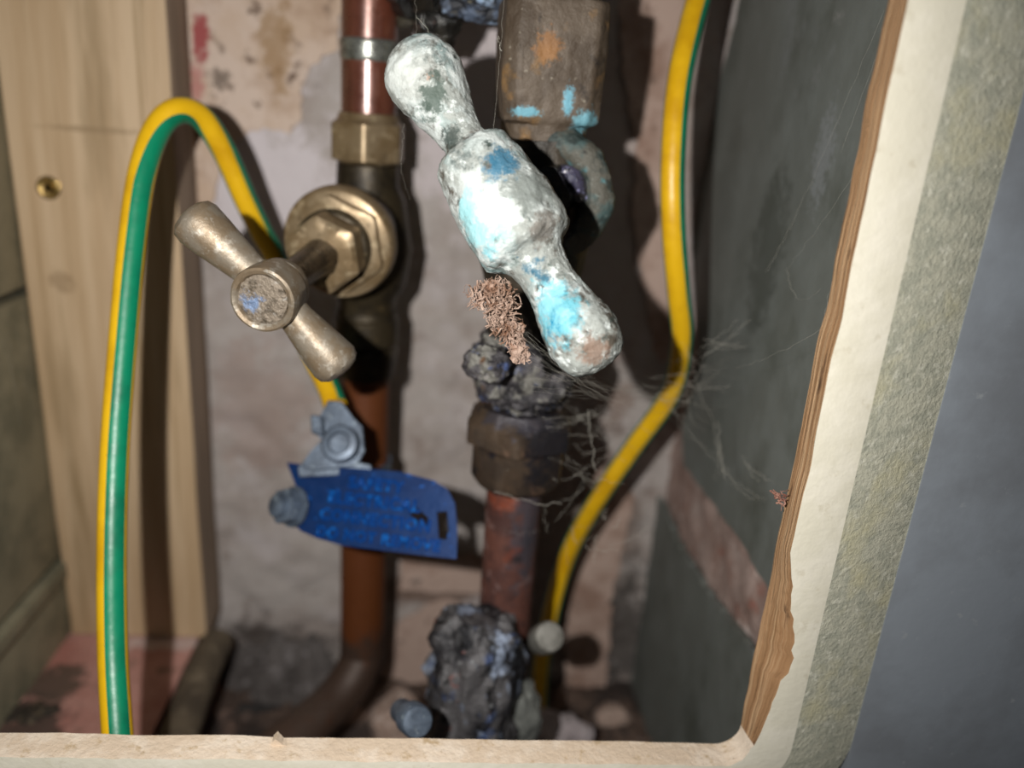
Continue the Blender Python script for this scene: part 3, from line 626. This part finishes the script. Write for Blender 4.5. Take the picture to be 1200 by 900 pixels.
# pipe below it
bm = bmesh.new(); zpb = ZF+.004
lathe(bm, Vector((PR.x, PR.y, zpb)), Z, [((za2+.002-zpb)*k/40, .0076) for k in range(41)], 48); rough(bm, .00025, 200, 3)
rp = link('copper_pipe', bm, M_copper_b, loc=(PR.x, PR.y, zpb)); tag(rp, 'rough reddish-brown copper pipe below the verdigris stopcock', 'pipe')

# lumpy dark fitting at the top, left of the big nut
tf = thing('grimy_pipe_fitting', 'black grimy fitting with water drops, at the top behind the crutch handle', 'fitting', P(520, 10, .205))
bm = bmesh.new()
tc_ = P(524, -16, .214)
lathe(bm, P(548, -30, .200), (P(440, -34, .224)-P(548, -30, .200)), [(0, .010), (.004, .0118), (.009, .0120), (.010, .0100), (.016, .0098), (.017, .0118), (.022, .0112), (.024, .006)], 64); rough(bm, .0014, 190, 4, 4)
link('fitting_body', bm, M_black, tf)
bm = bmesh.new(); bmesh.ops.create_icosphere(bm, subdivisions=4, radius=.0062); bmesh.ops.scale(bm, vec=(1, .8, 1.4), verts=bm.verts); bmesh.ops.translate(bm, vec=P(514, 20, .207), verts=bm.verts); rough(bm, .0018, 200, 2, 4)
link('grime_lump', bm, M_black, tf)
M_bcrust = mat('blue_grey_lump', c(84, 96, 116), [(c(40, 42, 48), 200, .46, .58, 2), (c(140, 160, 186), 260, .58, .68, 5), (c(110, 104, 84), 220, .62, .7, 8)], rough_=.5, bump=1, bscale=500, bdist=.001)
bm = bmesh.new(); bmesh.ops.create_icosphere(bm, subdivisions=4, radius=.0068); bmesh.ops.scale(bm, vec=(1.5, .9, .75), verts=bm.verts); bmesh.ops.translate(bm, vec=P(566, 0, .196), verts=bm.verts); rough(bm, .0018, 230, 7, 4)
link('corrosion_lump', bm, M_bcrust, tf)
bm = bmesh.new(); bmesh.ops.create_icosphere(bm, subdivisions=4, radius=.0058); bmesh.ops.scale(bm, vec=(1.2, .9, .9), verts=bm.verts); bmesh.ops.translate(bm, vec=P(468, 6, .222), verts=bm.verts); rough(bm, .0014, 230, 9, 4)
link('corrosion_lump', bm, mat('olive_grime', c(88, 80, 64), [(c(50, 46, 40), 200, .45, .6, 2), (c(120, 114, 98), 300, .6, .7, 5)], rough_=.6, bump=1, bscale=500, bdist=.001), tf)
M_water = bpy.data.materials.new('water'); M_water.use_nodes = True; bw = M_water.node_tree.nodes['Principled BSDF']; bw.inputs['Transmission Weight'].default_value = 1; bw.inputs['Roughness'].default_value = .03; bw.inputs['IOR'].default_value = 1.33
for x, y, s in ((511, 4, 1), (506, 26, .8), (514, 12, .6)):
    bm = bmesh.new(); bmesh.ops.create_icosphere(bm, subdivisions=3, radius=.0011*s); bmesh.ops.scale(bm, vec=(.8, .8, 1.5), verts=bm.verts); bmesh.ops.translate(bm, vec=P(x, y, .1985), verts=bm.verts); link('water_drop', bm, M_water, tf)

# ------------------------------------------------------------------ corroded clamp at the foot of the right pipe
kc = thing('corroded_pipe_clamp', 'crusted silvery-blue pipe clamp at the foot of the reddish-brown pipe', 'clamp', Vector((PR.x, PR.y-.008, ZF)))
M_kc = mat('silver_blue_crust', c(104, 102, 104), [(c(40, 40, 44), 90, .44, .54, 2, (1, 1, .5)), (c(150, 162, 184), 110, .54, .60, 4, (1, 1, .45)), (c(70, 88, 128), 100, .60, .68, 6), (c(150, 90, 80), 170, .66, .72, 8), (c(28, 27, 28), 260, .58, .66, 12), (c(190, 196, 200), 420, .66, .72, 14)], rough_=.38, metal=.3, bump=1, bscale=420, bdist=.0013)
zk1, zk0 = atY(560, 722, .186).z, ZF-.001
kx = atY(556, 800, .186).x
bm = bmesh.new()
def dense(pr, n=5):
    o_ = []
    for i in range(len(pr)-1):
        for k in range(n): a = k/n; o_.append((pr[i][0]*(1-a)+pr[i+1][0]*a, pr[i][1]*(1-a)+pr[i+1][1]*a))
    return o_ + [pr[-1]]
hk = zk1-zk0
lathe(bm, Vector((kx, .186, zk0)), Z, dense([(0, .0120), (hk*.3, .0115), (hk*.45, .0122), (hk*.6, .0128), (hk*.85, .0126), (hk*.96, .0112), (hk, .006)], 6), 96)
rough(bm, .0030, 100, 13, 5)
link('clamp_body', bm, M_kc, kc)
bm = bmesh.new(); lathe(bm, Vector((kx+.0035, .1745, zk0)), Z, dense([(0, .0038), (hk*.55, .0034), (hk*.6, .0022)], 8), 32); rough(bm, .0007, 300, 2); link('clamp_leg', bm, M_kc, kc)
M_putty = mat('grey_putty', c(104, 106, 102), [(c(70, 72, 70), 130, .45, .6, 2), (c(140, 142, 138), 300, .6, .7, 5)], rough_=.8, bump=.8, bscale=400)
bm = bmesh.new(); bmesh.ops.create_icosphere(bm, subdivisions=4, radius=.0075); bmesh.ops.scale(bm, vec=(.8, .7, 1.7), verts=bm.verts); bmesh.ops.translate(bm, vec=atY(608, 838, .190), verts=bm.verts); rough(bm, .0018, 160, 5, 4)
link('putty_smear', bm, M_putty, kc)
bm = bmesh.new(); bq = P(478, 838, .196); dq = (P(492, 848, .186)-bq)
lathe(bm, bq, dq, [(-.006, .0030), (.003, .0030), (.0031, .0039), (.0084, .0039), (.0092, .0034), (.0094, .002)], 40); link('bolt', bm, M_zinc, kc)
bm = bmesh.new(); bq = P(630, 752, .236); dq = (P(644, 746, .222)-bq)
lathe(bm, bq, dq, [(-.014, .0026), (.006, .0026), (.0062, .0043), (.0150, .0043), (.0158, .0038), (.0160, .002)], 40); link('bolt', bm, mat('grey_bolt', c(128, 126, 120), [(c(100, 98, 92), 300, .45, .6, 1)], rough_=.5, metal=.3), kc)

# ------------------------------------------------------------------ dirty pipe beside the pink ledge, dust, lumps of plaster
M_dirt = mat('dusty_brown', c(98, 86, 70), [(c(72, 62, 50), 90, .42, .6, 2), (c(126, 114, 96), 240, .58, .7, 4)], rough_=.85, bump=.6, bscale=420, bdist=.0006)
bm = bmesh.new()
q0, q1, q2 = atZ(254, 752, ZL-.004), atZ(232, 800, ZL-.004), atZ(196, 900, ZL-.004)
tube(bm, catmull([q0, q1, q2], 14), .0062, 32); rough(bm, .0003, 200, 2)
o = link('dusty_pipe', bm, M_dirt, loc=q1); tag(o, 'dusty brown pipe running towards the viewer beside the pink ledge', 'pipe')
M_dust = mat('grey_dust', c(112, 106, 104), [(c(84, 78, 76), 90, .42, .58, 2), (c(142, 136, 136), 180, .56, .68, 4), (c(60, 54, 50), 260, .62, .72, 6)], rough_=1, bump=1, bscale=900, bdist=.0012)
bm = bmesh.new(); xa, xb = atY(258, 770, YW).x, atY(408, 770, YW).x
def dustfn(u, v):
    x = xa + (xb-xa)*u; e = math.sin(math.pi*min(1, max(0, u)))**.6; y = YW-.001 - v*.026*e
    z = ZF-.003 + e*(.024)*(1-v)**1.5*(1+.5*noise.noise(Vector((x*90, 0, 2)))) + noise.fractal(Vector((x, y, 0))*190, .7, 2, 5)*.003*e
    return Vector((x, y, z))
grid(bm, dustfn, 110, 40)
o = link('dust_heap', bm, M_dust); tag(o, 'heap of grey dust and fluff against the foot of the wall', 'dust', kind='stuff')
M_lump = mat('plaster_lump', c(168, 146, 134), [(c(138, 116, 104), 120, .44, .6, 2), (c(190, 174, 166), 220, .58, .7, 4)], rough_=.95, bump=.8, bscale=500, bdist=.0008)
M_lilac = mat('lilac_plaster', c(176, 166, 168), [(c(150, 140, 142), 100, .45, .6, 2)], rough_=.9, bump=.5, bscale=400)
def lump(px, py, Y, s, sc_, m, lab, seed, name='plaster_lump'):
    b2 = bmesh.new(); bmesh.ops.create_icosphere(b2, subdivisions=4, radius=s); bmesh.ops.scale(b2, vec=sc_, verts=b2.verts); rough(b2, s*.38, .55/s, seed, 4)
    p = atY(px, py, Y); bmesh.ops.translate(b2, vec=p, verts=b2.verts)
    o2 = link(name, b2, m, loc=p); tag(o2, lab, 'rubble'); return o2
lump(660, 862, .232, .0105, (1.2, .9, .85), M_lilac, 'pale lilac-grey lump of plaster on the cavity floor, right of the brown pipe', 3)
lump(470, 850, .236, .0110, (.9, 1, 1.2), M_lump, 'pinkish lump of plaster left of the crusted pipe clamp', 6)
lump(715, 850, .262, .0085, (1, .9, 1.2), M_lump, 'tan lump of plaster in the corner by the slate', 9)
lump(300, 842, .262, .0080, (2.2, .9, .5), mat('dark_gap_lump', c(62, 58, 56), [(c(40, 38, 38), 120, .45, .6, 2)], rough_=.9, bump=.7), 'flat dark lump filling the dark gap between the dusty pipe and the bent copper pipe', 12, 'dark_gap_lump')  # darkness of the floor gap put into a dark-coloured lump
lump(40, 838, .222, .0060, (1.8, 1, .5), mat('mould_dirt', c(58, 50, 42), [(c(100, 88, 70), 260, .5, .62, 2), (c(34, 30, 26), 200, .5, .6, 5)], rough_=.95, bump=1), 'dark crumbly dirt on the pink ledge by the left wall', 15, 'dirt_clump')

# ------------------------------------------------------------------ dry tangle hanging under the handle
M_deb = mat('dry_brown_fibre', c(160, 136, 122), [(c(112, 82, 64), 260, .45, .58, 2), (c(190, 166, 150), 420, .56, .68, 4), (c(160, 92, 40), 150, .64, .72, 8)], rough_=.9, bump=.4, bscale=900)
bm = bmesh.new(); rnd = random.Random(4)
spine = catmull([P(562, 345, .153), P(585, 345, .153), P(590, 375, .154), P(605, 400, .155), P(611, 420, .156)], 10)
for k in range(620):
    t = rnd.random(); i = int(t*(len(spine)-1)); wd = (.0035 if t < .35 else .0040 if t < .6 else .0022)
    wd *= .9
    a = spine[i] + Vector([rnd.gauss(0, wd*.45) for _ in range(3)]); pts = [a]; dv = Vector([rnd.gauss(0, 1) for _ in range(3)]).normalized()
    for j in range(rnd.randint(4, 9)):
        dv = (dv + Vector([rnd.gauss(0, .7) for _ in range(3)])).normalized(); nx = pts[-1] + dv*.0007
        if (nx-spine[i]).length > wd*1.1: dv = (spine[i]-nx).normalized(); nx = pts[-1]+dv*.0007
        pts.append(nx)
    tube(bm, pts, rnd.choice((.00004, .00006, .0001, .00016)), 5)
for k in range(26):
    i = rnd.randrange(len(spine)); b_ = bmesh.ops.create_icosphere(bm, subdivisions=2, radius=rnd.uniform(.0004, .0009))['verts']; off = spine[i] + Vector([rnd.gauss(0, .0010) for _ in range(3)])
    for v_ in b_: v_.co = Vector((v_.co.x*(1+.9*noise.noise(v_.co*1800+off*900)), v_.co.y*.6, v_.co.z*(1.3+.9*noise.noise(v_.co*2300-off*900)))) + off
o = link('dry_tangle', bm, M_deb, smooth=False, loc=spine[0]); tag(o, 'shrivelled brown tangle of dry fibres caught under the crutch handle', 'debris', kind='stuff')

# ------------------------------------------------------------------ cobwebs
M_web = mat('cobweb_silk', c(170, 166, 156), [], rough_=.6, bump=0)
def web(name, label, strands):
    b2 = bmesh.new()
    for pts, r in strands: tube(b2, pts, r*.42, 4)
    o2 = link(name, b2, M_web, smooth=False, loc=strands[0][0][0]); tag(o2, label, 'cobweb', kind='stuff'); return o2
rnd = random.Random(11)
def strand(a, b_, r=.00003, sag=.001, n=14, jit=.00025):
    out = []
    for i in range(n+1):
        t = i/n; p = a.lerp(b_, t); p = p + Vector((0, 0, -sag*4*t*(1-t))) + Vector([rnd.gauss(0, jit*.5) for _ in range(3)])*(1 if 0 < i < n else 0); out.append(p)
    return (out, r)
ss = [strand(P(1036, 12, .158), P(938, 240, .185), .00003, .001), strand(P(1032, 50, .158), P(985, 180, .170), .00003, .0005), strand(P(938, 240, .185), P(898, 318, .195), .00005, .0006),
      strand(P(1000, 205, .160), P(922, 315, .185), .00003), strand(P(922, 315, .185), P(935, 350, .182), .00005), strand(P(935, 350, .182), P(962, 338, .160), .00004), strand(P(962, 385, .158), P(862, 432, .19), .00004), strand(P(975, 330, .158), P(962, 385, .158), .00003)]
web('cobweb', 'fine cobweb threads strung from the ply edge across the dark slate', ss)
ss = []
for k in range(34):
    a = P(rnd.gauss(800, 22), rnd.gauss(455, 24), rnd.uniform(.205, .232)); b_ = P(rnd.gauss(815, 30), rnd.gauss(445, 28), rnd.uniform(.205, .232)); ss.append(strand(a, b_, rnd.choice((.00003, .00004, .00008)), .001, 12, .0006))
for k in range(26):
    a = P(rnd.uniform(618, 700), rnd.gauss(430+.1*0, 14), rnd.uniform(.158, .19)); b_ = P(rnd.uniform(760, 860), rnd.gauss(470, 26), rnd.uniform(.20, .225)); ss.append(strand(a, b_, rnd.choice((.00002, .00003, .00004)), .002, 16, .0003))
for k in range(8): ss.append(strand(P(612+rnd.uniform(-6, 6), 395+rnd.uniform(-8, 8), .156), P(rnd.uniform(680, 720), rnd.uniform(440, 470), .165), .00002, .0006))
for a, b_ in (((780, 480), (842, 540)), ((842, 520), (846, 562)), ((842, 562), (840, 500)), ((700, 480), (640, 500)), ((868, 540), (905, 560)), ((850, 560), (895, 590)), ((870, 405), (830, 400)), ((820, 415), (872, 372))):
    for q in range(3): ss.append(strand(P(a[0]+rnd.gauss(0, 4), a[1]+rnd.gauss(0, 4), .205), P(b_[0]+rnd.gauss(0, 4), b_[1]+rnd.gauss(0, 4), .205), rnd.choice((.00003, .00006, .00008)), .0008, 14, .0005))
web('cobweb', 'tangled cobweb stretched between the crutch handle and the right earth cable', ss)
ss = [strand(P(486, -20, .165), P(490, 62, .165), .00003, 0), strand(P(592, -20, .150), P(578, 155, .150), .00003, 0, 18, .0002), strand(P(584, 42, .150), P(588, 60, .150), .00010, 0, 8, .0004), strand(P(488, 18, .158), P(505, 42, .156), .00007, 0, 10, .0003), strand(P(474, 145, .165), P(470, 200, .17), .00003, .0), strand(P(470, 200, .17), P(480, 235, .18), .00003, .0)]
web('cobweb', 'single cobweb threads hanging around the top knob of the crutch handle', ss)
ss = []
for k in range(46):
    a = P(rnd.gauss(680, 22), rnd.uniform(470, 640), rnd.uniform(.20, .225)); ss.append(strand(a, a + Vector([rnd.gauss(0, .006) for _ in range(3)]), rnd.choice((.00004, .00008, .00013)), .001, 10, .0006))
M_web2 = M_web
web('cobweb', 'dusty cobweb clumps in the dark gap right of the crusted union', ss)
ss = [strand(atX(2+6*k, 380+rnd.uniform(-30, 30), XL+.004), atX(20+4*k, 470+rnd.uniform(-30, 30), XL+.004), .00003, .001) for k in range(6)] + [strand(P(0, 425, .2), P(60, 430, .24), .00003, .001)]
web('cobweb', 'thin cobweb threads over the grey-green tiles on the left', ss)

bm = bmesh.new(); rnd = random.Random(21); q = atY(915, 583, YB-.001)
for k in range(20):
    dv = Vector([rnd.gauss(0, 1) for _ in range(3)]).normalized(); pts = [q + Vector([rnd.gauss(0, .0004) for _ in range(3)])]
    for j in range(5): dv = (dv + Vector([rnd.gauss(0, .6) for _ in range(3)])).normalized(); pts.append(pts[-1] + dv*.00035)
    tube(bm, pts, rnd.choice((.00007, .00012, .0002)), 5)
o = link('red_fluff', bm, mat('reddish_fibre', c(150, 112, 98), [(c(112, 72, 60), 400, .45, .6, 2)], rough_=.9, bump=0), smooth=False, loc=q); tag(o, 'tiny tuft of reddish fluff caught on the cut ply edge', 'debris', kind='stuff')
